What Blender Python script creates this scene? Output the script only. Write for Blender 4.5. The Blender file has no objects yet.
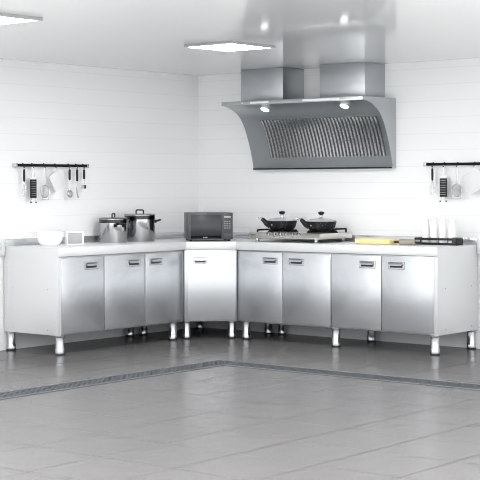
import bpy, bmesh, math, random
from mathutils import Vector, Matrix
random.seed(4)
PI = math.pi
SC = bpy.context.scene
COL = SC.collection

# ------------------------------------------------------------------ materials
def new_mat(name):
    m = bpy.data.materials.new(name); m.use_nodes = True
    nt = m.node_tree
    return m, nt, nt.nodes['Principled BSDF']

def mat(name, col, rough=.5, metal=0.0, spec=.5, trans=0.0, alpha=1.0):
    m, nt, b = new_mat(name)
    b.inputs['Base Color'].default_value = (*col, 1)
    b.inputs['Roughness'].default_value = rough
    b.inputs['Metallic'].default_value = metal
    b.inputs['Specular IOR Level'].default_value = spec
    b.inputs['Transmission Weight'].default_value = trans
    b.inputs['Alpha'].default_value = alpha
    # very faint grain so that no surface is perfectly even
    n = nt.nodes.new('ShaderNodeTexNoise'); n.inputs['Scale'].default_value = 60
    tc = nt.nodes.new('ShaderNodeTexCoord'); nt.links.new(tc.outputs['Object'], n.inputs['Vector'])
    mr = nt.nodes.new('ShaderNodeMapRange')
    mr.inputs['To Min'].default_value = max(0, rough - .03); mr.inputs['To Max'].default_value = min(1, rough + .03)
    nt.links.new(n.outputs['Fac'], mr.inputs['Value']); nt.links.new(mr.outputs['Result'], b.inputs['Roughness'])
    return m

def brushed(name, col, rough, stretch=(2, 2, 160), metal=1.0):
    """brushed stainless steel: noise stretched along the grain drives roughness and a small bump"""
    m, nt, b = new_mat(name)
    b.inputs['Base Color'].default_value = (*col, 1)
    b.inputs['Metallic'].default_value = metal
    tc = nt.nodes.new('ShaderNodeTexCoord')
    mp = nt.nodes.new('ShaderNodeMapping'); mp.inputs['Scale'].default_value = stretch
    n = nt.nodes.new('ShaderNodeTexNoise'); n.inputs['Scale'].default_value = 3; n.inputs['Detail'].default_value = 3
    nt.links.new(tc.outputs['Object'], mp.inputs['Vector']); nt.links.new(mp.outputs['Vector'], n.inputs['Vector'])
    mr = nt.nodes.new('ShaderNodeMapRange')
    mr.inputs['To Min'].default_value = rough - .004; mr.inputs['To Max'].default_value = rough + .004
    nt.links.new(n.outputs['Fac'], mr.inputs['Value']); nt.links.new(mr.outputs['Result'], b.inputs['Roughness'])
    return m

def emit(name, col, strength):
    m, nt, b = new_mat(name)
    b.inputs['Base Color'].default_value = (*col, 1)
    b.inputs['Emission Color'].default_value = (*col, 1)
    b.inputs['Emission Strength'].default_value = strength
    return m

def tile_mat(name, axis_u, axis_v, off_u, off_v, w, h, mortar, stagger, c1, c2, cm, rough, speck, bump, spec=.5):
    m, nt, b = new_mat(name)
    N, Lk = nt.nodes, nt.links
    tc = N.new('ShaderNodeTexCoord'); sp = N.new('ShaderNodeSeparateXYZ'); cb = N.new('ShaderNodeCombineXYZ')
    Lk.new(tc.outputs['Object'], sp.inputs['Vector'])
    for ax, off, k in ((axis_u, off_u, 'X'), (axis_v, off_v, 'Y')):
        ad = N.new('ShaderNodeMath'); ad.operation = 'ADD'; ad.inputs[1].default_value = off
        Lk.new(sp.outputs[ax], ad.inputs[0]); Lk.new(ad.outputs[0], cb.inputs[k])
    br = N.new('ShaderNodeTexBrick'); br.offset = stagger; br.squash = 1
    br.inputs['Scale'].default_value = 1; br.inputs['Brick Width'].default_value = w; br.inputs['Row Height'].default_value = h
    br.inputs['Mortar Size'].default_value = mortar; br.inputs['Mortar Smooth'].default_value = .2; br.inputs['Bias'].default_value = 0
    br.inputs['Color1'].default_value = (*c1, 1); br.inputs['Color2'].default_value = (*c2, 1); br.inputs['Mortar'].default_value = (*cm, 1)
    Lk.new(cb.outputs[0], br.inputs['Vector'])
    n = N.new('ShaderNodeTexNoise'); n.inputs['Scale'].default_value = 70; n.inputs['Detail'].default_value = 3
    Lk.new(tc.outputs['Object'], n.inputs['Vector'])
    mx = N.new('ShaderNodeMix'); mx.data_type = 'RGBA'; mx.blend_type = 'MULTIPLY'; mx.inputs['Factor'].default_value = 1
    mr = N.new('ShaderNodeMapRange'); mr.inputs['From Min'].default_value = .3; mr.inputs['From Max'].default_value = rough + .2
    mr.inputs['To Min'].default_value = 1 - speck; mr.inputs['To Max'].default_value = 1 + speck
    Lk.new(n.outputs['Fac'], mr.inputs['Value'])
    Lk.new(br.outputs['Color'], mx.inputs[6]); Lk.new(mr.outputs['Result'], mx.inputs[7])
    Lk.new(mx.outputs[2], b.inputs['Base Color'])
    # joints are dull, the tile faces glossy
    rr = N.new('ShaderNodeMapRange'); rr.inputs['To Min'].default_value = rough; rr.inputs['To Max'].default_value = rough + .2
    Lk.new(br.outputs['Fac'], rr.inputs['Value']); Lk.new(rr.outputs['Result'], b.inputs['Roughness'])
    rs = N.new('ShaderNodeMapRange'); rs.inputs['To Min'].default_value = spec; rs.inputs['To Max'].default_value = spec * .7
    Lk.new(br.outputs['Fac'], rs.inputs['Value']); Lk.new(rs.outputs['Result'], b.inputs['Specular IOR Level'])
    inv = N.new('ShaderNodeMath'); inv.operation = 'SUBTRACT'; inv.inputs[0].default_value = 1
    Lk.new(br.outputs['Fac'], inv.inputs[1])
    bp = N.new('ShaderNodeBump'); bp.inputs['Strength'].default_value = bump; bp.inputs['Distance'].default_value = .002
    Lk.new(inv.outputs[0], bp.inputs['Height']); Lk.new(bp.outputs['Normal'], b.inputs['Normal'])
    return m

WALLC = (.86, .863, .867)
M = {}
M['wall_l'] = tile_mat('white_wall_tile_a', 'Y', 'Z', 10.0, -2.18 + .1285 * 18, 60, .1285, .0035, .5, WALLC, (.85, .853, .857), (.76, .763, .767), .25, .01, .14)
M['wall_r'] = tile_mat('white_wall_tile_b', 'X', 'Z', 10.2, -2.18 + .1285 * 18, 60, .1285, .0035, .5, WALLC, (.85, .853, .857), (.76, .763, .767), .25, .01, .14)
M['floor'] = tile_mat('grey_floor_tile', 'X', 'Y', -2.77 + .455 * 20, 4.575 + .455 * 20, .455, .455, .004, 0, (.106, .102, .1005), (.101, .0973, .096), (.040, .040, .040), .24, .12, .14, .06)
M['yard'] = mat('pale_concrete', (.38, .378, .37), .9, 0, .1)
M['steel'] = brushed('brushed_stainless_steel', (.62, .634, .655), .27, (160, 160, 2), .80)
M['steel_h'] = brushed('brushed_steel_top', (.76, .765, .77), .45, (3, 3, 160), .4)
M['panel'] = brushed('satin_steel_panel', (.69, .695, .70), .45, (160, 160, 2), .4)
M['hoodsteel'] = brushed('hood_steel', (.46, .475, .49), .30, (3, 160, 160))
M['hoodfront'] = brushed('hood_front_steel', (.42, .44, .46), .34, (3, 160, 160))  # hood steel copy, its colour darkened for the less lit concave face
M['duct'] = brushed('duct_steel', (.47, .485, .505), .33, (160, 160, 2))
M['filter'] = brushed('filter_steel', (.20, .21, .22), .30, (3, 160, 160))
M['ridge'] = brushed('filter_ridge_steel', (.80, .81, .83), .25, (3, 160, 160))
M['chrome'] = mat('chrome', (.46, .47, .48), .18, 1)
M['polish'] = mat('polished_pot_steel', (.50, .50, .51), .14, 1)
M['potlid'] = mat('dark_polished_lid_rim', (.05, .05, .053), .16, 1)
M['lidsteel'] = mat('lid_steel', (.22, .22, .225), .16, 1)
M['strip'] = mat('matt_black_strip', (.006, .006, .007), .6, 0, .05)
M['wire'] = mat('steel_wire', (.62, .63, .64), .25, 1)
M['grey'] = mat('grey_steel_mesh', (.45, .46, .47), .4, .6)
M['boxgrey'] = mat('box_grey', (.36, .37, .38), .4)
M['dark'] = mat('dark_recess', (.025, .025, .028), .5)
M['black'] = mat('black_plastic', (.010, .010, .012), .38, 0, .3)
M['rail'] = mat('black_powder_coat', (.008, .008, .009), .5, 0, .12)
M['iron'] = mat('cast_iron_support', (.012, .012, .013), .5, 0, .2)
M['white'] = mat('white_ceramic', (.86, .86, .855), .25)
M['plastic'] = mat('white_plastic', (.86, .86, .85), .45)
M['board'] = mat('white_chopping_board', (.74, .745, .75), .5)
M['stove'] = brushed('warm_stove_steel', (.66, .64, .60), .33, (3, 160, 160))
M['mwcase'] = mat('charcoal_case', (.042, .045, .050), .35, .1, .35)
M['mwdoor'] = mat('grey_door_frame', (.066, .070, .076), .32, .2, .4)
M['mwglass'] = mat('smoked_glass', (.03, .032, .036), .22, 0, .5)
M['mwpanel'] = mat('control_panel_grey', (.060, .064, .070), .32, .2, .4)
M['button'] = mat('light_grey_button', (.22, .225, .235), .4)
M['display'] = mat('pale_display', (.40, .43, .45), .3)
M['drain'] = mat('drain_steel', (.075, .08, .088), .6, .1, .08)
M['drainbar'] = mat('drain_edge_steel', (.20, .21, .22), .5, .2, .15)
M['draindark'] = mat('drain_dark', (.03, .032, .036), .7, 0, .1)
M['lampframe'] = mat('lamp_frame_grey', (.36, .365, .375), .4, .3)
M['lamp'] = emit('ceiling_panel_light', (1, 1, 1), 42)
M['hoodlamp'] = emit('hood_lamp_light', (1, .99, .97), 2.2)
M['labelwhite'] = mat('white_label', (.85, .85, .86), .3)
M['rod'] = mat('grey_brown_wood', (.30, .28, .24), .55)
M['caddy'] = mat('dark_grey_rail', (.022, .022, .024), .4, .2, .25)

def wood(name, c1, c2):
    m, nt, b = new_mat(name)
    tc = nt.nodes.new('ShaderNodeTexCoord'); mp = nt.nodes.new('ShaderNodeMapping'); mp.inputs['Scale'].default_value = (4, 40, 40)
    n = nt.nodes.new('ShaderNodeTexNoise'); n.inputs['Scale'].default_value = 1.5; n.inputs['Detail'].default_value = 4
    cr = nt.nodes.new('ShaderNodeValToRGB')
    cr.color_ramp.elements[0].color = (*c1, 1); cr.color_ramp.elements[1].color = (*c2, 1)
    cr.color_ramp.elements[0].position = .3; cr.color_ramp.elements[1].position = .7
    nt.links.new(tc.outputs['Object'], mp.inputs['Vector']); nt.links.new(mp.outputs['Vector'], n.inputs['Vector'])
    nt.links.new(n.outputs['Fac'], cr.inputs['Fac']); nt.links.new(cr.outputs['Color'], b.inputs['Base Color'])
    b.inputs['Roughness'].default_value = .5
    return m
M['yellow'] = wood('yellow_board_wood', (.72, .57, .24), (.84, .73, .42))

def speckled(name):
    m, nt, b = new_mat(name)
    tc = nt.nodes.new('ShaderNodeTexCoord'); v = nt.nodes.new('ShaderNodeTexVoronoi'); v.inputs['Scale'].default_value = 55
    lt = nt.nodes.new('ShaderNodeMath'); lt.operation = 'LESS_THAN'; lt.inputs[1].default_value = .17
    mx = nt.nodes.new('ShaderNodeMix'); mx.data_type = 'RGBA'
    mx.inputs[6].default_value = (.009, .010, .013, 1); mx.inputs[7].default_value = (.16, .17, .20, 1)
    nt.links.new(tc.outputs['Object'], v.inputs['Vector']); nt.links.new(v.outputs['Distance'], lt.inputs[0])
    nt.links.new(lt.outputs[0], mx.inputs['Factor']); nt.links.new(mx.outputs[2], b.inputs['Base Color'])
    b.inputs['Roughness'].default_value = .45; b.inputs['Specular IOR Level'].default_value = .3
    return m
M['lid'] = mat('pale_glass_lid', (.46, .48, .48), .18)
M['pan'] = speckled('speckled_black_pan')

def ceiling_mat():
    m, nt, b = new_mat('glossy_ceiling_panels')
    b.inputs['Specular IOR Level'].default_value = .3
    b.inputs['Base Color'].default_value = (.86, .863, .866, 1)
    b.inputs['Roughness'].default_value = .07
    tc = nt.nodes.new('ShaderNodeTexCoord'); mp = nt.nodes.new('ShaderNodeMapping')
    mp.inputs['Rotation'].default_value = (0, 0, PI / 4 + .108); mp.inputs['Scale'].default_value = (14, 1.2, 1)
    n = nt.nodes.new('ShaderNodeTexNoise'); n.inputs['Scale'].default_value = 2.2; n.inputs['Detail'].default_value = 2
    bp = nt.nodes.new('ShaderNodeBump'); bp.inputs['Strength'].default_value = .03; bp.inputs['Distance'].default_value = .002
    nt.links.new(tc.outputs['Object'], mp.inputs['Vector']); nt.links.new(mp.outputs['Vector'], n.inputs['Vector'])
    nt.links.new(n.outputs['Fac'], bp.inputs['Height']); nt.links.new(bp.outputs['Normal'], b.inputs['Normal'])
    return m
M['ceiling'] = ceiling_mat()

# ------------------------------------------------------------------ geometry helpers
class MB:
    """collects shapes and links them as ONE mesh object"""
    def __init__(s): s.bm = bmesh.new(); s.mats = []; s.cur = 0
    def use(s, m):
        if m not in s.mats: s.mats.append(m)
        s.cur = s.mats.index(m); return s
    def _fin(s, faces, smooth=False):
        for f in faces: f.material_index = s.cur; f.smooth = smooth
    def box(s, x0, x1, y0, y1, z0, z1, bev=0.0, seg=2):
        r = bmesh.ops.create_cube(s.bm, size=1); vs = r['verts']
        for v in vs:
            v.co = Vector(((x0 + x1) / 2 + v.co.x * (x1 - x0), (y0 + y1) / 2 + v.co.y * (y1 - y0), (z0 + z1) / 2 + v.co.z * (z1 - z0)))
        fs = set(f for v in vs for f in v.link_faces)
        s._fin(fs)
        if bev > 0:
            es = list(set(e for v in vs for e in v.link_edges))
            r = bmesh.ops.bevel(s.bm, geom=es, offset=bev, segments=seg, affect='EDGES', profile=.5)
            s._fin(r['faces'], False)
        return s
    def prism(s, pts, z0, z1, axis='z', bev=0.0):
        """polygon pts (a,b) swept along axis: z:(a,b,t)  x:(t,a,b)  y:(a,t,b)"""
        def P(a, b, t): return Vector((a, b, t)) if axis == 'z' else (Vector((t, a, b)) if axis == 'x' else Vector((a, t, b)))
        A = [s.bm.verts.new(P(a, b, z0)) for a, b in pts]; B = [s.bm.verts.new(P(a, b, z1)) for a, b in pts]
        n = len(pts); fs = [s.bm.faces.new(A[::-1]), s.bm.faces.new(B)]
        for i in range(n): fs.append(s.bm.faces.new((A[i], A[(i + 1) % n], B[(i + 1) % n], B[i])))
        s._fin(fs)
        if bev > 0:
            es = list(set(e for f in fs for e in f.edges))
            r = bmesh.ops.bevel(s.bm, geom=es, offset=bev, segments=2, affect='EDGES', profile=.5)
            s._fin(r['faces'], False)
        return s
    def lathe(s, prof, c=(0, 0, 0), n=40, axis='z', smooth=True):
        """profile of (radius, height) about an axis through c"""
        rings = []
        for r, h in prof:
            ring = []
            for k in range(n):
                a = 2 * PI * k / n; p = (r * math.cos(a), r * math.sin(a))
                q = {'z': (p[0], p[1], h), 'y': (p[0], h, p[1]), 'x': (h, p[0], p[1])}[axis]
                ring.append(s.bm.verts.new(Vector(c) + Vector(q)))
            rings.append(ring)
        fs = []
        for A, B in zip(rings, rings[1:]):
            for k in range(n): fs.append(s.bm.faces.new((A[k], A[(k + 1) % n], B[(k + 1) % n], B[k])))
        s._fin(fs, smooth)
        caps = []
        if prof[0][0] > 1e-5: caps.append(s.bm.faces.new(rings[0][::-1]))
        if prof[-1][0] > 1e-5: caps.append(s.bm.faces.new(rings[-1]))
        s._fin(caps); return s
    def tube(s, pts, r, n=8, closed=False, rs=None):
        pts = [Vector(p) for p in pts]; m = len(pts); rings = []; prev = None
        for i, p in enumerate(pts):
            if closed: t = (pts[(i + 1) % m] - pts[i - 1]).normalized()
            else: t = (pts[min(i + 1, m - 1)] - pts[max(i - 1, 0)]).normalized()
            if prev is None:
                u = t.cross(Vector((0, 0, 1)))
                if u.length < .1: u = t.cross(Vector((1, 0, 0)))
            else: u = prev - t * prev.dot(t)
            u.normalize(); prev = u; w = t.cross(u); rr = rs[i] if rs else r
            rings.append([s.bm.verts.new(p + (u * math.cos(2 * PI * k / n) + w * math.sin(2 * PI * k / n)) * rr) for k in range(n)])
        fs = []
        for i in range(m if closed else m - 1):
            A, B = rings[i], rings[(i + 1) % m]
            for k in range(n): fs.append(s.bm.faces.new((A[k], A[(k + 1) % n], B[(k + 1) % n], B[k])))
        s._fin(fs, True)
        if not closed: s._fin([s.bm.faces.new(rings[0][::-1]), s.bm.faces.new(rings[-1])])
        return s
    def build(s, name, material=None, parent=None, label=None, smooth_angle=None):
        bmesh.ops.recalc_face_normals(s.bm, faces=s.bm.faces[:])
        me = bpy.data.meshes.new(name); s.bm.to_mesh(me); s.bm.free()
        me.set_sharp_from_angle(angle=math.radians(38))
        for m in (s.mats or [material]): me.materials.append(m)
        o = bpy.data.objects.new(name, me); COL.objects.link(o)
        if parent is not None: o.parent = parent
        if label: o['label'] = label
        return o

def smooth_pts(P, k=6):
    """Catmull-Rom through P"""
    P = [Vector(p) for p in P]; out = []
    for i in range(len(P) - 1):
        a, b, c, d = P[max(i - 1, 0)], P[i], P[i + 1], P[min(i + 2, len(P) - 1)]
        for j in range(k):
            t = j / k
            out.append(.5 * ((2 * b) + (c - a) * t + (2 * a - 5 * b + 4 * c - d) * t * t + (3 * b - a - 3 * c + d) * t ** 3))
    out.append(P[-1]); return out

def thing(name, label, cat, loc=(0, 0, 0), rz=0.0, group=None):
    o = bpy.data.objects.new(name, None); COL.objects.link(o)
    o.empty_display_size = .1
    o.location = loc; o.rotation_euler = (0, 0, rz); o['label'] = label; o['category'] = cat
    if group: o['group'] = group
    return o
def tag(o, label, cat, group=None):
    o['label'] = label; o['category'] = cat
    if group: o['group'] = group
    return o
def struct(o): o['kind'] = 'structure'; return o
def dup(root, label, loc, rz=None, group=None):
    r = root.copy(); COL.objects.link(r); r.location = loc; r['label'] = label
    if rz is not None: r.rotation_euler = (0, 0, rz)
    if group: r['group'] = group
    for ch in list(root.children):
        c = ch.copy(); COL.objects.link(c); c.parent = r
        for g in list(ch.children):
            d = g.copy(); COL.objects.link(d); d.parent = c
    return r

# ------------------------------------------------------------------ room (right wall y = 0, left wall x = 0)
H = 2.235
struct(MB().box(-.1, 6.3, -6.5, .1, -.1, 0).build('floor', M['floor']))
b = MB(); b.box(-8, 26, -28, -6.5, -.1, 0); b.box(6.3, 26, -6.5, 8, -.1, 0)     # unseen pale ground, added to bounce light into the open room
struct(b.build('ground', M['yard']))
struct(MB().box(-.1, 6.3, -6.5, .1, H, H + .08).build('ceiling', M['ceiling']))
struct(MB().box(-.1, 0, -6.5, .1, 0, H).build('wall_left', M['wall_l']))
struct(MB().box(0, 6.3, 0, .1, 0, H).build('wall_right', M['wall_r']))

# ------------------------------------------------------------------ cabinets
ZB, ZD, ZT = .147, .728, .80
def leg_mesh():
    b = MB().use(M['chrome'])
    b.lathe([(.038, ZB), (.038, ZB - .008), (.0325, ZB - .014), (.0325, .05), (.036, .044), (.036, .012)], n=28)
    b.use(M['black']).lathe([(.035, .012), (.037, .009), (.037, 0)], n=28)
    return b
LEG = None
def add_leg(root, x, y):
    global LEG
    if LEG is None:
        o = leg_mesh().build('leg', None, root); LEG = o
    else:
        o = LEG.copy(); COL.objects.link(o); o.parent = root
    o.location = (x, y, 0); return o
def handle(parent, x, y, z, w=.148, h=.056):
    """recessed pull: chrome bezel, dark pocket, hooded lip; door front lies in plane y"""
    b = MB().use(M['chrome']); t = .006
    b.box(x - w / 2, x + w / 2, y - .005, y, z + h / 2 - t, z + h / 2, .0012)
    b.box(x - w / 2, x + w / 2, y - .005, y, z - h / 2, z - h / 2 + t, .0012)
    b.box(x - w / 2, x - w / 2 + t, y - .005, y, z - h / 2 + t, z + h / 2 - t)
    b.box(x + w / 2 - t, x + w / 2, y - .005, y, z - h / 2 + t, z + h / 2 - t)
    b.use(M['steel']).box(x - w / 2 + t, x + w / 2 - t, y - .0015, y, z - h / 2 + t, z + h / 2 - t)
    b.use(M['dark']).box(x - w / 2 + .018, x + w / 2 - .02, y - .004, y - .0012, z - .016, z + .004)
    # hooded chrome lip over the pocket
    prof = [(y - .0012, z + .021), (y - .012, z + .017), (y - .017, z + .006), (y - .017, z - .001), (y - .014, z - .001), (y - .012, z + .006), (y - .0012, z + .010)]
    b.use(M['chrome']).prism(prof, x - w / 2 + .016, x + w / 2 - .018, 'x')
    return b.build('handle', None, parent, 'chrome recessed pull handle')

def cabinet(name, label, L, loc, rz, doors, open_end, legs):
    """doors: (x0,x1,handle_x). local front is -y, local x runs along the wall"""
    t = thing(name, label, 'cabinet', loc, rz)
    MB().box(0.004, L - .004, -.584, -.022, ZB, .736, .0015).build('body', M['steel'], t)
    sgn = -1 if open_end == 0 else 1
    xe = 0 if open_end == 0 else L
    # end panel with a folded front stile and four screws
    b = MB().box(min(xe, xe - sgn * .0035), max(xe, xe - sgn * .0035), -.600, -.009, ZB, .7995, .001)
    b.box(min(xe - sgn * .004, xe - sgn * .030), max(xe - sgn * .004, xe - sgn * .030), -.600, -.586, ZB, .733, .001)
    ep = b.build('end_panel', M['panel'], t)
    for yy, zz in ((-.11, .49), (-.49, .49), (-.11, .185), (-.49, .185)):
        MB().lathe([(.005, 0), (.005, .002), (.0, .003)] if sgn > 0 else [(.0, -.003), (.005, -.002), (.005, 0)], c=(xe, yy, zz), n=12, axis='x').build('screw', M['wire'], ep)
    # worktop: flat top with a deep folded apron
    x0, x1 = (.0005, L) if open_end == 0 else (0, L - .0005)
    MB().prism([(-.612, .735), (-.612, ZT), (-.001, ZT), (-.001, .765), (-.592, .765), (-.592, .735)], x0, x1, 'x', .002).build('worktop', M['steel_h'], t)
    b = MB().use(M['steel']).box(-.0 if open_end else -.034, L if open_end == 0 else L + .034, -.026, -.001, ZT, .853, .003)
    b.use(M['panel']).box(min(xe + sgn * .0015, xe + sgn * .036), max(xe + sgn * .002, xe + sgn * .034), -.027, -.001, .728, ZT + .054, .003)
    b.build('backsplash', None, t)
    for a, c, hx in doors:
        d = MB().box(a, c, -.606, -.588, .157, ZD - .006, .0025).build('door', M['steel'], t)
        handle(d, hx, -.606, .655)
    for x, y in legs: add_leg(t, x, y)
    return t

LY = -2.31
cabinet('base_cabinet', 'long stainless steel base cabinet with three doors below the stockpots', -.877 - LY, (0, LY, 0), PI / 2,
        [(.030, .480, .345), (.489, .944, .817), (.953, 1.398, 1.075)], 0,
        [(.042, -.575), (.042, -.042), (1.345, -.545), (1.355, -.06)])
RX = .925
cabinet('base_cabinet', 'long stainless steel base cabinet with four doors below the gas stove', 2.830 - RX, (RX, 0, 0), 0,
        [(.012, .472, .350), (.478, .942, .613), (.952, 1.412, 1.288), (1.420, 1.875, 1.548)], 1,
        [(.055, -.545), (.055, -.06), (.965, -.565), (.965, -.07), (1.862, -.568), (1.865, -.040)])

# corner cabinet with the diagonal door
A1, A2 = (.61, -.875), (.915, -.60)
t = thing('corner_cabinet', 'narrow corner base cabinet with single diagonal door below the microwave', 'cabinet', (.42, -.42, 0))
def off(p, d=0.0, e=0.0):   # world -> local of the corner cabinet
    return (p[0] - .42, p[1] + .42)
MB().prism([off(p) for p in ((.022, -.022), (.912, -.022), (.912, -.585), (.595, -.872), (.022, -.872))], ZB, .736, 'z', .0015).build('body', M['steel'], t)
MB().prism([off(p) for p in ((.001, -.001), (.9225, -.001), (.9225, -.602), (.6085, -.8755), (.001, -.8755))], .735, ZT, 'z', .002).build('worktop', M['steel_h'], t)
b = MB(); x, y = -.42, .42
b.box(x + .001, x + .026, y - .8755, y - .001, ZT, .853, .003); b.box(x + .026, x + .9235, y - .026, y - .001, ZT, .853, .003)
b.build('backsplash', M['steel'], t)
# door built flat, then turned 45 degrees
CA = math.atan2(.275, .305)
dm = Vector((.761 - .42, -.736 + .42, 0)); nrm = Vector((math.sin(CA), -math.cos(CA), 0))
R45 = Matrix.Rotation(PI / 4, 4, 'Z')
d = MB().box(-.192, .200, -.022, 0, .155, .725, .0025).build('door', M['steel'], t)
d.location = dm + nrm * .010; d.rotation_euler = (0, 0, CA)
handle(d, -.086, -.022, .649, .125, .056)
b = MB().box(-.198, .204, -.006, .002, .740, .797, .002).build('apron', M['steel_h'], t)
b.location = dm + nrm * .004; b.rotation_euler = (0, 0, CA)
for p in ((.565, -.815), (.835, -.555), (.10, -.10), (.07, -.80), (.865, -.10)): add_leg(t, *off(p))

# ------------------------------------------------------------------ microwave on the corner worktop
t = thing('microwave', 'small charcoal microwave oven on the corner worktop', 'microwave', (.7625 - .0707 * 1.1 + .012, -.7525 + .0707 * 1.1 + .012, ZT), PI / 4 + .03)
W2 = .186
MB().box(-W2, W2, .012, .33, .014, .236, .006).build('case', M['mwcase'], t)
d = MB().box(-W2, .094, -.006, .012, .016, .234, .003).build('door', M['mwdoor'], t)
MB().box(-W2 + .022, .090, -.0085, -.005, .048, .219, .001).build('window', M['mwglass'], d, 'dark glossy door window')
MB().box(-W2 + .022, .090, -.0095, -.005, .024, .047, .001).build('lower_strip', M['strip'], d, 'black strip below the window')
b = MB()
for k, (w, h) in enumerate(((.005, .006), (.003, .006), (.004, .006), (.005, .006), (.004, .006))):
    b.box(-.062 + k * .0075, -.062 + k * .0075 + w, -.0103, -.0092, .031, .031 + h)
b.build('badge', M['labelwhite'], d, 'tiny pale lettering')
p = MB().box(.096, W2, -.006, .012, .016, .234, .003).build('control_panel', M['mwpanel'], t)
MB().box(.112, .170, -.0075, -.005, .194, .209, .001).build('display', M['display'], p)
for r in range(4):
    for c in range(3):
        MB().box(.114 + c * .019, .127 + c * .019, -.0075, -.005, .158 - r * .018, .168 - r * .018, .001).build('button', M['button'], p)
MB().box(.112, .170, -.009, -.005, .034, .062, .002).build('open_button', M['mwdoor'], p)
for x in (-.16, .16):
    for y in (.04, .30): MB().lathe([(.013, 0), (.013, .015)], c=(x, y, 0), n=14).build('foot', M['black'], t)

# ------------------------------------------------------------------ crockery and pots on the three-door cabinet
b = MB().lathe([(.058, 0), (.062, .004), (.090, .030), (.102, .072), (.105, .108), (.103, .110), (.100, .106), (.096, .070), (.084, .034), (.05, .012), (0, .010)], n=48)
o = b.build('bowl', M['white']); o.location = (.27, -2.075, ZT)
tag(o, 'wide white bowl at the end of the three-door cabinet', 'bowl')

t = thing('napkin_box', 'small square steel box with white rim beside the white bowl', 'box', (.24, -1.782, ZT), PI / 4 + .108)
MB().box(-.058, .058, -.055, .055, .002, .094, .004).build('body', M['boxgrey'], t)
b = MB()
b.box(-.070, .070, -.062, .062, .094, .106, .004)
b.box(-.070, -.055, -.062, .062, 0, .094, .003); b.box(.055, .070, -.062, .062, 0, .094, .003); b.box(-.055, .055, -.062, .062, 0, .010, .002)
b.build('frame', M['plastic'], t, 'white frame around grey box')

def pot(name, label, loc, r, h, side_ang, lidh):
    t = thing(name, label, 'pot', loc, 0, 'steel stockpots')
    MB().lathe([(r * .96, 0), (r * .98, .004), (r * .98, .012), (r, .016), (r, h), (r + .004, h + .002), (r + .004, h + .006), (r - .003, h + .006), (r - .003, .03), (0, .028)], n=64).build('body', M['polish'], t)
    lid = MB().lathe([(r + .003, h + .006), (r + .005, h + .009), (r + .002, h + .013), (r * .80, h + .018), (r * .4, h + .021), (0, h + .022)], n=64).build('lid', M['lidsteel'], t)
    z0 = h + .018
    b = MB().tube(smooth_pts([(-.030, 0, z0), (-.031, 0, z0 + .018), (-.026, 0, z0 + .029), (0, 0, z0 + .031), (.026, 0, z0 + .029), (.031, 0, z0 + .018), (.030, 0, z0)], 5), .006, 10)
    lh = b.build('lid_handle', M['potlid'], lid); lh.rotation_euler = (0, 0, lidh)
    # dark reflection near the rim, put into the colour of a band
    MB().lathe([(r + .0015, h - .028), (r + .0015, h + .001)], n=64).build('rim_band', M['potlid'], t, 'dark band under the rim')
    for s in (0, PI):
        a = side_ang + s
        b = MB().tube(smooth_pts([(r - .002, -.040, h - .045), (r + .022, -.040, h - .040), (r + .042, -.026, h - .034), (r + .046, 0, h - .032), (r + .042, .026, h - .034), (r + .022, .040, h - .040), (r - .002, .040, h - .045)], 5), .0075, 10)
        for yy in (-.040, .040): b.box(r - .003, r + .006, yy - .014, yy + .014, h - .060, h - .032, .003)
        o = b.build('side_handle', M['black'], t); o.rotation_euler = (0, 0, a)
    return t
CAMA = -PI / 4 - .108       # azimuth from the corner towards the camera
pot('stockpot', 'shorter polished steel stockpot with loop lid handle beside the steel box', (.175, -1.272, ZT), .114, .186, CAMA + .55, PI / 4 + 1.2)
pot('stockpot', 'taller polished steel stockpot nearest the microwave', (.175, -.955, ZT), .127, .210, PI / 4 - .25, PI / 4 - .1)

# ------------------------------------------------------------------ gas stove
SX, SY = 1.335, -.305
t = thing('gas_stove', 'steel two-burner gas stove with six front knobs on four-door cabinet', 'stove', (SX, SY, ZT))
hw, yf, yb = .352, -.215, .262
MB().prism([(yf + .004, .030), (yf - .000, .040), (yf + .030, .076), (yb, .076), (yb, .030)], -hw, hw, 'x', .002).build('body', M['stove'], t)
for k, x in enumerate((1.187, 1.248, 1.309, 1.365, 1.430, 1.490)):
    kb = MB().use(M['chrome']).lathe([(.0165, .006), (.0145, .010), (.0140, .026), (.0115, .029), (0, .029)], n=24)
    kb.use(M['grey']).lathe([(.0185, 0), (.0185, .004), (.0165, .006)], n=24)
    kb.use(M['dark']).box(-.002, .002, -.015, .015, .029, .0305)
    o = kb.build('knob', None, t); o.location = (x - SX, yf + .0145, .0575); o.rotation_euler = (math.radians(50), 0, 0)
MB().box(-.325, -.285, yf + .008, yf + .014, .052, .058).build('badge', M['dark'], t, 'tiny dark lettering mark')
for x in (-hw + .055, hw - .055):
    for y in (yf + .05, yb - .05):
        MB().lathe([(.019, 0), (.019, .006), (.015, .010), (.015, .032)], c=(x, y, 0), n=18).build('foot', M['chrome'], t)
for bx in (-.172, .226):
    MB().lathe([(.075, .076), (.078, .080), (.062, .084), (.058, .078), (.040, .078), (.040, .092), (.034, .096), (0, .096)], c=(bx, .02, 0), n=36).build('burner', M['iron'], t)
    b = MB()
    for k in range(5):
        a = 2 * PI * k / 5 + .3
        c, s = math.cos(a), math.sin(a)
        b.tube([(bx + c * .045, .02 + s * .045, .094), (bx + c * .118, .02 + s * .118, .092), (bx + c * .122, .02 + s * .122, .079)], .006, 8)
    b.tube([(bx + .122 * math.cos(2 * PI * k / 32), .02 + .122 * math.sin(2 * PI * k / 32), .081) for k in range(32)], .0055, 8, True)
    b.build('pan_support', M['iron'], t, 'black cast iron pan support')
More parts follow.
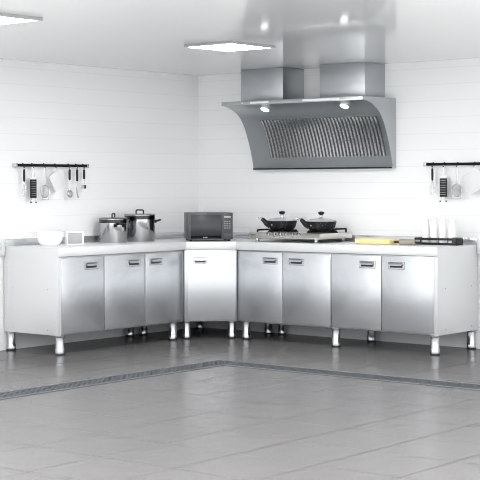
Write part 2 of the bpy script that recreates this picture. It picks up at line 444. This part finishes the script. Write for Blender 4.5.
# raised bars at both ends
for s in (-1, 1):
    x0 = s * (hw - .030)
    zt = .094 if s < 0 else .106
    ya, yz = (-.13, .13) if s < 0 else (-.02, .215)
    b = MB().tube(smooth_pts([(x0, ya, .074), (x0, ya, zt - .006), (x0, ya + .01, zt), (x0, (ya + yz) / 2, zt), (x0, yz - .01, zt), (x0, yz, zt - .006), (x0, yz, .074)], 4), .0075, 10)
    xi = x0 - s * .10
    b.tube(smooth_pts([(x0, yz - .02, zt), (x0 - s * .05, yz - .02, zt), (xi, yz - .02, zt - .006), (xi - s * .015, yz - .02, .074)], 4), .0075, 10)
    b.build('end_bar', M['iron'], t, 'black bar at the stove end')

def pan(label, loc, rz):
    t = thing('frying_pan', label, 'pan', loc, rz, 'lidded pans on the stove')
    MB().lathe([(.088, 0), (.096, .004), (.112, .024), (.123, .062), (.126, .071), (.122, .071), (.114, .054), (.095, .012), (0, .010)], n=56).build('body', M['pan'], t)
    lid = MB().use(M['lid']).lathe([(.121, .0715), (.1255, .074), (.121, .078), (.090, .089), (.05, .096), (.0, .098)], n=56).build('lid', None, t, 'pale domed lid')
    kb = MB().use(M['chrome']).lathe([(.016, .096), (.012, .104), (.012, .124)], n=20)
    kb.use(M['black']).lathe([(.012, .124), (.022, .131), (.026, .141), (.022, .150), (0, .154)], n=24)
    kb.build('lid_knob', None, lid, 'black topped knob')
    # handle towards -x, rising
    P = smooth_pts([(-.100, 0, .034), (-.122, 0, .046), (-.140, 0, .064), (-.156, 0, .080), (-.170, 0, .088)], 5)
    rs = [.026 - .012 * i / (len(P) - 1) for i in range(len(P))]
    h = MB().use(M['black']).tube(P, .018, 12, rs=rs)
    h.build('handle', None, t)
    MB().tube(smooth_pts([(-.166, 0, .088), (-.178, 0, .092), (-.190, 0, .094), (-.198, 0, .093)], 4), .008, 10).build('handle_tip', M['wire'], t, 'pale metal handle tip')
    MB().lathe([(.006, 0), (.006, .003), (0, .004)], c=(0, 0, 0), n=12).build('rivet', M['grey'], t).matrix_local = Matrix.Translation((-.085, -.080, .040)) @ Matrix.Rotation(PI / 2, 4, 'X') @ Matrix.Rotation(-.6, 4, 'Y')
    return t
p1 = pan('lidded black speckled pan on the burner nearer the microwave', (SX - .183, SY + .02, ZT + .096), PI / 4 - .12)
dup(p1, 'lidded black speckled pan on the burner nearer the yellow board', (SX + .214, SY + .02, ZT + .096))

# ------------------------------------------------------------------ things at the end of the four-door cabinet
b = MB().box(-.165, .165, -.075, .075, 0, .044, .012, 4)
o = b.build('chopping_board', M['yellow']); o.location = (2.12, -.33, ZT)
tag(o, 'thick yellow wooden chopping board beside the gas stove', 'chopping board')

t = thing('rolling_pin', 'grey-brown rolling pin lying between yellow board and black rack', 'rolling pin', (2.437, -.39, ZT), 0)
MB().lathe([(.015, -.07), (.0225, -.066), (.0225, .066), (.015, .07)], c=(0, 0, .0227), n=24, axis='x').build('roller', M['rod'], t)
for s in (-1, 1):
    q = [(.006, .07), (.008, .085), (.0075, .118), (.004, .125)] if s > 0 else [(.004, -.125), (.0075, -.118), (.008, -.085), (.006, -.07)]
    MB().lathe(q, c=(0, 0, .0227), n=16, axis='x').build('handle', M['caddy'], t, 'thin dark handle')

RKX, RKY = 2.598, -.200
t = thing('bottle_rack', 'low black wire rack holding four white bottles', 'rack', (RKX, RKY, ZT))
rx, ry = .185, .040
for z, nm in ((.046, 'top_rail'), (.010, 'base_rail')):
    b = MB()
    for y in (-ry, ry): b.box(-rx, rx, y - .005, y + .005, z - .009, z + .009, .002)
    for x in (-rx, rx): b.box(x - .005, x + .005, -ry, ry, z - .009, z + .009, .002)
    if z < .02:
        for k in range(1, 8): b.box(-rx + k * .04625 - .002, -rx + k * .04625 + .002, -ry, ry, .004, .008)
    b.build(nm, M['caddy'], t)
for x in (-rx, rx):
    for y in (-ry, ry): MB().box(x - .005, x + .005, y - .005, y + .005, 0, .052, .001).build('post', M['caddy'], t)
b = MB().box(rx - .040, rx - .006, -ry - .012, ry - .004, .014, .060, .004).build('end_block', M['mwcase'], t, 'dark grey block at the rack end')

def bottle(label, loc, wide=False):
    t = thing('bottle', label, 'bottle', loc, 0, 'white bottles in the black rack')
    MB().lathe([(.026, 0), (.030, .004), (.0305, .110), (.029, .130), (.0225, .158), (.0200, .164)], n=32).build('body', M['plastic'], t)
    MB().lathe([(.0200, .164), (.0215, .166), (.0215, .185), (.018, .190), (0, .190)], n=28).build('cap', M['white'], t)
    return t
B0 = bottle('white bottle in the black rack, the one nearest the rolling pin', (2.484, RKY, ZT + .008))
for x, l in ((2.561, 'white bottle in the black rack, second from the rolling pin'), (2.638, 'white bottle in the black rack, second from the dark end block'),
             (2.718, 'white bottle in the black rack, next to the dark end block')):
    dup(B0, l, (x, RKY, ZT + .008))

# ------------------------------------------------------------------ extractor hood
HX0, HX1 = .668, 2.085
t = thing('extractor_hood', 'wide stainless extractor hood with concave slotted front above the stove', 'extractor hood', (HX0, 0, 1.40))
Lh = HX1 - HX0
prof = [(.472, .525), (.440, .522), (.400, .514), (.345, .499), (.284, .470), (.240, .437), (.200, .392), (.170, .345), (.137, .275), (.104, .195), (.075, .105), (.055, .030), (.050, .012)]
curve = [Vector((-d, z, 0)) for d, z in prof]
cv = smooth_pts([(p.x, p.y, 0) for p in curve], 3)
pts = [(-.001, 0), (-.001, .555), (-.472, .555)] + [(p.x, p.y) for p in cv] + [(-.056, .008), (-.056, 0)]
b = MB().prism(pts, 0, Lh, 'x')
b.use(M['hoodsteel']); b.use(M['hoodfront'])
o = b.build('canopy', None, t)
for f in o.data.polygons:
    f.use_smooth = abs(f.normal.x) < .5 and len(f.vertices) == 4 and f.center.z > .02 and f.center.z < .524 and f.center.y < -.04
    f.material_index = 1 if f.use_smooth else 0
MB().box(-.001, Lh + .001, -.480, -.4725, .524, .557, .002).build('front_lip', M['hoodsteel'], t, 'bright folded front edge')
MB().box(.004, Lh - .004, -.061, -.0505, -.006, .007, .001).build('drip_edge', M['caddy'], t, 'dark bottom edge')
# slotted filter panel following the curve
def at_z(z):
    for (d0, z0), (d1, z1) in zip(prof, prof[1:]):
        if z1 <= z <= z0: return d0 + (d1 - d0) * (z0 - z) / (z0 - z1)
zs = [.095 + (.41 - .095) * k / 14 for k in range(15)]
def strip(b, x0, x1, lift, thick):
    A = []
    for z in zs:
        d = at_z(z); d2 = at_z(z + .004); n = Vector((0, -.004, -(d2 - d))).normalized()
        n = Vector((0, -(.004), (d2 - d) * -1)).normalized()
        P = Vector((0, -d, z))
        A.append((P + n * lift, P + n * (lift + thick)))
    vs = [[b.bm.verts.new((x, p.y, p.z)) for x in (x0, x1) for p in q] for q in A]
    fs = []
    for u, w in zip(vs, vs[1:]):
        for i, j in ((0, 1), (1, 3), (3, 2), (2, 0)): fs.append(b.bm.faces.new((u[i], u[j], w[j], w[i])))
    fs.append(b.bm.faces.new((vs[0][0], vs[0][1], vs[0][3], vs[0][2]))); fs.append(b.bm.faces.new((vs[-1][0], vs[-1][1], vs[-1][3], vs[-1][2])))
    b._fin(fs)
xa, xb = .205, Lh - .045
fp = MB(); strip(fp, xa, xb, .0005, .0015)
fp = fp.build('filter_panel', M['filter'], t, 'dark slotted filter panel')
NS = 34; pitch = (xb - xa) / NS
b = MB()
for k in range(NS):
    x = xa + pitch * (k + .5)
    strip(b, x - pitch * .25, x + pitch * .25, .002, .007)
b.build('filter_slats', M['ridge'], fp, 'pale vertical slats')
# lamps under the lip
for u in (.345, 1.145):
    dz = .492; dd = at_z(dz)
    lm = MB().use(M['hoodfront']).lathe([(.044, .002), (.044, -.004), (.038, -.006)], n=28)
    lm.use(M['hoodlamp']).lathe([(.038, -.005), (.030, -.010), (0, -.012)], n=28)
    o = lm.build('hood_lamp', None, t, 'round glowing hood lamp')
    sl = math.atan2(.499 - .470, .345 - .284)
    o.location = (u, -dd, dz + .0015); o.rotation_euler = (sl, 0, 0)
    o.rotation_euler = (-sl, 0, 0)
for x0, x1, nm in ((.305, .498, 'label_strip'), (.84, 1.20, 'label_strip')):  # two white strips laid on the front lip
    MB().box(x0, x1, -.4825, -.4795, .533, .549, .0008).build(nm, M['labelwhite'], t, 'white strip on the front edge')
MB().lathe([(.0, -.004), (.008, -.003), (.008, 0)], c=(.222, -.480, .541), n=16, axis='y').build('button', M['labelwhite'], t, 'small white button')
for x0, x1 in ((.727, 1.172), (1.545, 1.982)):
    MB().box(x0 - HX0, x1 - HX0, -.295, -.001, .5555, H - 1.40 - .001, .002).build('duct', M['duct'], t, 'square steel exhaust duct')

# ------------------------------------------------------------------ ceiling lights
t = thing('ceiling_light', 'square flat white ceiling light panel in front of the extractor hood', 'ceiling light', (2.07, -2.085, H - .020), 0, 'square ceiling panels')
w, l = .216, .235
b = MB()
b.box(-w, w, -l, -l + .018, 0, .0197, .001); b.box(-w, w, l - .018, l, 0, .0197, .001)
b.box(-w, -w + .018, -l + .018, l - .018, 0, .0197); b.box(w - .018, w, -l + .018, l - .018, 0, .0197)
b.build('frame', M['lampframe'], t)
MB().box(-w + .016, w - .016, -l + .016, l - .016, .0015, .018).build('diffuser', M['lamp'], t, 'glowing white diffuser')
dup(t, 'square flat white ceiling light panel cut by the picture edge', (2.09, -4.315, H - .020))
for px, py, lab in ((4.45, -4.315, 'square flat ceiling light panel nearest the camera'),
                    (2.09, -6.10, 'square flat ceiling light panel farthest from the extractor hood')):
    dup(t, lab, (px, py, H - .020))  # unseen panels added to light the walls more evenly

# ------------------------------------------------------------------ floor drains
def drain(label, loc, rz, L, holes_lo):
    t = thing('floor_drain', label, 'floor drain', loc, rz, 'grated floor drains')
    Wd = .215
    MB().box(0, L, 0, Wd, .0003, .0015).build('channel', M['draindark'], t)
    b = MB()
    b.box(0, L, 0, .010, .0004, .006, .001); b.box(0, L, Wd - .010, Wd, .0004, .006, .001)
    b.build('frame', M['drainbar'], t)
    b = MB()
    for y0, y1 in ((.020, .040), (.060, .075), (.098, .113), (.136, .151), (.175, .195)): b.box(.004, L - .004, y0, y1, .0014, .005)
    n = int(L / .045)
    for k in range(n):
        x = .012 + k * .045; b.box(x, x + .020, .014, Wd - .014, .0014, .0047)
    b.build('grate', M['drain'], t)
    return t
drain('straight grated floor drain running parallel with the four-door cabinet', (1.94, -2.008, 0), 0, 5.0, 0)
drain('straight grated floor drain running parallel with the three-door cabinet', (1.725 + .215, -6.8, 0), PI / 2, 5.0, 0)

# ------------------------------------------------------------------ wall rails and hanging utensils
# local frame of both walls: x along the wall (to the viewer's right), -y out of the wall
ZR = 1.423
def rail(label, loc, rz, L):
    t = thing('utensil_rail', label, 'rail', loc, rz, 'utensil rails')
    MB().box(.014, L - .014, -.040, -.032, -.011, .011, .002).build('bar', M['rail'], t)
    for x in (.012, L - .012):
        b = MB().box(x - .013, x + .013, -.043, -.0005, -.015, .015, .004)
        b.build('bracket', M['wire'], t, 'grey end bracket')
    return t
def hook(parent, x, zr=0, zo=-.030):
    P = [(x, -.030, .004), (x, -.0305, .0125), (x, -.036, .0145), (x, -.0425, .012), (x, -.0425, -.006), (x, -.045, zo + .012), (x, -.052, zo + .010), (x, -.056, zo + .016)]
    return MB().tube(smooth_pts(P, 3), .0026, 8).build('hook', M['rail'], parent)
LR = rail('black utensil rail holding seven tools above the white bowl', (0, -2.22, ZR), PI / 2, .805)
for x in (.112, .207, .334, .455, .603, .688, .767): hook(LR, x - .03)
RR = rail('black utensil rail above the four white bottles', (2.365, 0, ZR), 0, .84)
for x in (.088, .188, .308, .458, .600, .690, .770): hook(RR, x)

def wall_pt(side, x):     # x = distance along the rail
    return (0, -2.25 + x, ZR + .017) if side == 'L' else (2.365 + x, 0, ZR + .017)
RZ = {'L': PI / 2, 'R': 0}
YT = -.052
def eye(b, r=.008, z=-.036):
    b.tube([(r * math.sin(2 * PI * k / 14), YT, z + r * math.cos(2 * PI * k / 14)) for k in range(14)], .002, 6, True)
def whisk(side, x, label):
    t = thing('whisk', label, 'whisk', wall_pt(side, x), RZ[side], 'whisks on the rails')
    b = MB(); eye(b); b.tube([(0, YT, -.044), (0, YT, -.052)], .003, 6); b.build('ring', M['wire'], t)
    MB().lathe([(.006, -.145), (.0085, -.138), (.0095, -.100), (.0085, -.056), (.006, -.048)][::1], c=(0, YT, 0), n=16).build('handle', M['black'], t)
    b = MB()
    for k in range(4):
        a = PI * k / 4; c, s = math.cos(a), math.sin(a)
        prof_ = [(.004, -.142), (.010, -.165), (.022, -.205), (.025, -.228), (.018, -.250), (0, -.258), (-.018, -.250), (-.025, -.228), (-.022, -.205), (-.010, -.165), (-.004, -.142)]
        b.tube(smooth_pts([(r * c * .85, YT + r * s * .8, z) for r, z in prof_], 3), .0009, 5)
    b.build('wire_loops', M['wire'], t)
    return t
w1 = whisk('L', .112, 'black handled wire whisk hanging above the white bowl')
dup(w1, 'black handled wire whisk hanging above the white bottles', wall_pt('R', .088), 0)

def grater(side, x, label):
    t = thing('grater', label, 'grater', wall_pt(side, x), RZ[side], 'graters on the rails')
    b = MB().tube(smooth_pts([(-.014, YT, -.118), (-.013, YT, -.060), (-.008, YT, -.034), (0, YT, -.028), (.008, YT, -.034), (.013, YT, -.060), (.014, YT, -.118)], 4), .003, 8)
    b.build('wire_handle', M['wire'], t)
    MB().box(-.030, .030, YT - .006, YT + .006, -.128, -.108, .005).build('top_cap', M['plastic'], t, 'white cap')
    b = MB().use(M['black']).box(-.031, .031, YT - .007, YT + .005, -.272, -.128, .003)
    b.use(M['grey'])
    for k in range(7):
        z = -.144 - k * .0185
        b.box(-.024, .024, YT - .0085, YT - .0068, z - .0013, z + .0013)
    b.build('blade', None, t, 'black plate with rows of grating teeth')
    for q in (-1, 1):
        b = MB().use(M['wire']).tube(smooth_pts([(q * .020, YT, -.270), (q * .021, YT, -.292), (q * .026, YT - .004, -.304)], 4), .0028, 8)
        b.use(M['black']).lathe([(0, -.313), (.0065, -.309), (.0065, -.303), (0, -.299)], c=(q * .0275, YT - .004, 0), n=12)
        b.build('prong', None, t, 'wire prong with black tip')
    return t
g1 = grater('L', .207, 'black flat grater hanging above the white bowl')
dup(g1, 'black flat grater hanging above the white bottles', wall_pt('R', .188), 0)

def strainer(side, x, label):
    t = thing('strainer', label, 'strainer', wall_pt(side, x), RZ[side], 'strainers on the rails')
    b = MB().tube(smooth_pts([(-.007, YT, -.172), (-.007, YT, -.060), (-.005, YT, -.034), (0, YT, -.029), (.005, YT, -.034), (.007, YT, -.060), (.007, YT, -.172)], 4), .0022, 8)
    b.build('wire_handle', M['wire'], t)
    zc, R = -.222, .048
    MB().tube([(R * .92 * math.sin(2 * PI * k / 36), YT, zc + R * 1.05 * math.cos(2 * PI * k / 36)) for k in range(36)], .004, 8, True).build('rim', M['wire'], t)
    # wire mesh bowl: crossing wires following a shallow dish
    b = MB()
    n = 9
    for i in range(-n, n + 1):
        q = i / (n + .5); half = math.sqrt(1 - q * q)
        for hor in (0, 1):
            P = []
            for j in range(9):
                s = (j / 4 - 1) * half; r2 = q * q + s * s
                X, Z = (s, q) if hor else (q, s)
                P.append((X * R * .92, YT + .022 * (1 - r2) , zc + Z * R * 1.05))
            b.tube(P, .0008, 4)
    b.build('mesh_bowl', M['grey'], t)
    MB().tube(smooth_pts([(-.030, YT - .002, zc - .042), (-.034, YT - .004, zc - .062), (0, YT - .004, zc - .066), (.034, YT - .004, zc - .062), (.030, YT - .002, zc - .042)], 4), .0024, 8).build('rest_hook', M['wire'], t)
    return t
s1 = strainer('L', .334, 'round wire mesh strainer hanging above the white bowl')
dup(s1, 'round wire mesh strainer hanging above the white bottles', wall_pt('R', .308), 0)

def cboard(side, x, label, w, h, ang):
    t = thing('cutting_board', label, 'cutting board', wall_pt(side, x), RZ[side], 'white boards on the rails')
    b = MB().box(-w, 0, -.005, .005, -h, 0, .004, 3)
    o = b.build('board', M['board'], t); o.location = (.020, YT, -.046); o.rotation_euler = (0, ang, 0)
    MB().tube(smooth_pts([(-.004, YT, -.062), (-.006, YT, -.040), (0, YT, -.030), (.006, YT, -.040), (.006, YT, -.066)], 4), .0022, 6).build('hanging_cord', M['plastic'], t)
    return t
cboard('L', .455, 'tilted white cutting board hanging between strainer and ladle', .118, .145, -.55)
cboard('R', .470, 'tilted white cutting board hanging above the open cabinet end', .145, .165, -.47)

def handle_tool(name, label, cat, x, hz):
    t = thing(name, label, cat, wall_pt('L', x), RZ['L'])
    b = MB(); eye(b); b.tube([(0, YT, -.044), (0, YT, -.050)], .003, 6); b.build('ring', M['wire'], t)
    MB().lathe([(.006, hz), (.0095, hz + .008), (.010, (hz - .046) / 2), (.009, -.054), (.006, -.046)], c=(0, YT, 0), n=16).build('handle', M['black'], t)
    return t
t = handle_tool('slotted_ladle', 'slotted steel ladle with black handle beside the white cutting board', 'ladle', .603, -.132)
MB().tube(smooth_pts([(0, YT, -.130), (-.001, YT, -.170), (-.004, YT, -.205), (-.002, YT, -.218)], 4), .0035, 8).build('shaft', M['wire'], t)
b = MB()
c0 = Vector((.004, YT, -.242)); rr = .031
for k, (r0, r1, yy) in enumerate(((.031, .012, 0),)):
    n = 30
    for (ra, ya), (rb, yb_) in (((.031, .000), (.026, .010)), ((.026, .010), (.013, .016))):
        A = [b.bm.verts.new(c0 + Vector((ra * math.cos(2 * PI * i / n), ya, ra * math.sin(2 * PI * i / n)))) for i in range(n)]
        B = [b.bm.verts.new(c0 + Vector((rb * math.cos(2 * PI * i / n), yb_, rb * math.sin(2 * PI * i / n)))) for i in range(n)]
        A2_ = [b.bm.verts.new(v.co + Vector((0, .003, 0))) for v in A]; B2_ = [b.bm.verts.new(v.co + Vector((0, .003, 0))) for v in B]
        fs = []
        for i in range(n):
            j = (i + 1) % n
            fs += [b.bm.faces.new((A[i], A[j], B[j], B[i])), b.bm.faces.new((A2_[j], A2_[i], B2_[i], B2_[j])), b.bm.faces.new((A[j], A[i], A2_[i], A2_[j])), b.bm.faces.new((B[i], B[j], B2_[j], B2_[i]))]
        b._fin(fs, True)
b.build('bowl', M['grey'], t, 'round bowl with open centre')
t = handle_tool('serving_fork', 'curved steel serving fork with black handle between two smaller tools', 'fork', .688, -.142)
MB().tube(smooth_pts([(0, YT, -.140), (-.002, YT, -.175), (-.006, YT, -.200)], 4), .0035, 8).build('shaft', M['wire'], t)
b = MB()
for dx in (0, .008):
    b.tube(smooth_pts([(-.006, YT, -.196), (-.013 + dx, YT - .003, -.212), (-.012 + dx, YT - .006, -.230), (-.004 + dx, YT - .004, -.250), (.006 + dx, YT, -.268), (.012 + dx, YT, -.276)], 4), .0038, 8)
b.build('tines', M['grey'], t)
t = handle_tool('measuring_scoop', 'short black scoop at the cabinet corner end of the rail', 'scoop', .767, -.125)
MB().tube([(0, YT, -.123), (0, YT, -.165)], .003, 8).build('shaft', M['wire'], t)
b = MB().use(M['black']).lathe([(.013, 0), (.018, .003), (.018, .030), (.0155, .030), (.0155, .004), (0, .004)], c=(.004, YT + .008, -.202), n=24)
b.use(M['wire']).box(-.018, -.010, YT - .012, YT + .016, -.202, -.170, .003)
b.build('cup', None, t)

# ------------------------------------------------------------------ light
w = bpy.data.worlds.new('world'); SC.world = w; w.use_nodes = True
nt = w.node_tree; bg = nt.nodes['Background']
# overcast sky: three times brighter overhead than at the horizon
tc = nt.nodes.new('ShaderNodeTexCoord'); sp = nt.nodes.new('ShaderNodeSeparateXYZ'); nt.links.new(tc.outputs['Generated'], sp.inputs[0])
mr = nt.nodes.new('ShaderNodeMapRange'); mr.inputs['From Min'].default_value = 0; mr.inputs['From Max'].default_value = 1
mr.inputs['To Min'].default_value = .85; mr.inputs['To Max'].default_value = 9.0
pw = nt.nodes.new('ShaderNodeMath'); pw.operation = 'POWER'; pw.inputs[1].default_value = 1.5
mx0 = nt.nodes.new('ShaderNodeMath'); mx0.operation = 'MAXIMUM'; mx0.inputs[1].default_value = 0.0
nt.links.new(sp.outputs['Z'], mx0.inputs[0]); nt.links.new(mx0.outputs[0], pw.inputs[0])
nt.links.new(pw.outputs[0], mr.inputs['Value']); nt.links.new(mr.outputs['Result'], bg.inputs[1])
bg.inputs[0].default_value = (.96, .985, 1, 1)

# ------------------------------------------------------------------ camera
f, y0, yaw, roll = 1470.95, 183.94, .1079, -.0027
th = PI / 4 + yaw
fw = Vector((-math.cos(th), math.sin(th), 0)); rt = Vector((math.sin(th), math.cos(th), 0)); up = Vector((0, 0, 1))
cr, sr = math.cos(roll), math.sin(roll)
# image (right, down) axes turned by roll
rx_ = rt * cr - up * sr * -1 * -1
X = (rt * cr + up * sr); Y = (up * cr - rt * sr)
cam = bpy.data.cameras.new('camera'); co = bpy.data.objects.new('camera', cam); COL.objects.link(co)
Rm = Matrix((X, Y, -fw)).transposed().to_4x4()
co.matrix_world = Matrix.Translation((8.4992, -9.97, 1.273)) @ Rm
cam.sensor_width = 36; cam.sensor_fit = 'HORIZONTAL'; cam.lens = f / 480 * 36
cam.shift_x = 0; cam.shift_y = -(240 - y0) / 480
cam.clip_end = 60
SC.camera = co

SC.view_settings.view_transform = 'Standard'; SC.view_settings.look = 'None'
SC.view_settings.exposure = 0.73; SC.view_settings.gamma = 1; SC.view_settings.use_curve_mapping = False
try: SC.cycles.filter_width = 1.0; SC.cycles.use_denoising = True; SC.cycles.denoising_prefilter = 'ACCURATE'; SC.cycles.sample_clamp_indirect = 4
except Exception: pass
SC.cycles.max_bounces = 10; SC.cycles.diffuse_bounces = 5; SC.cycles.glossy_bounces = 6
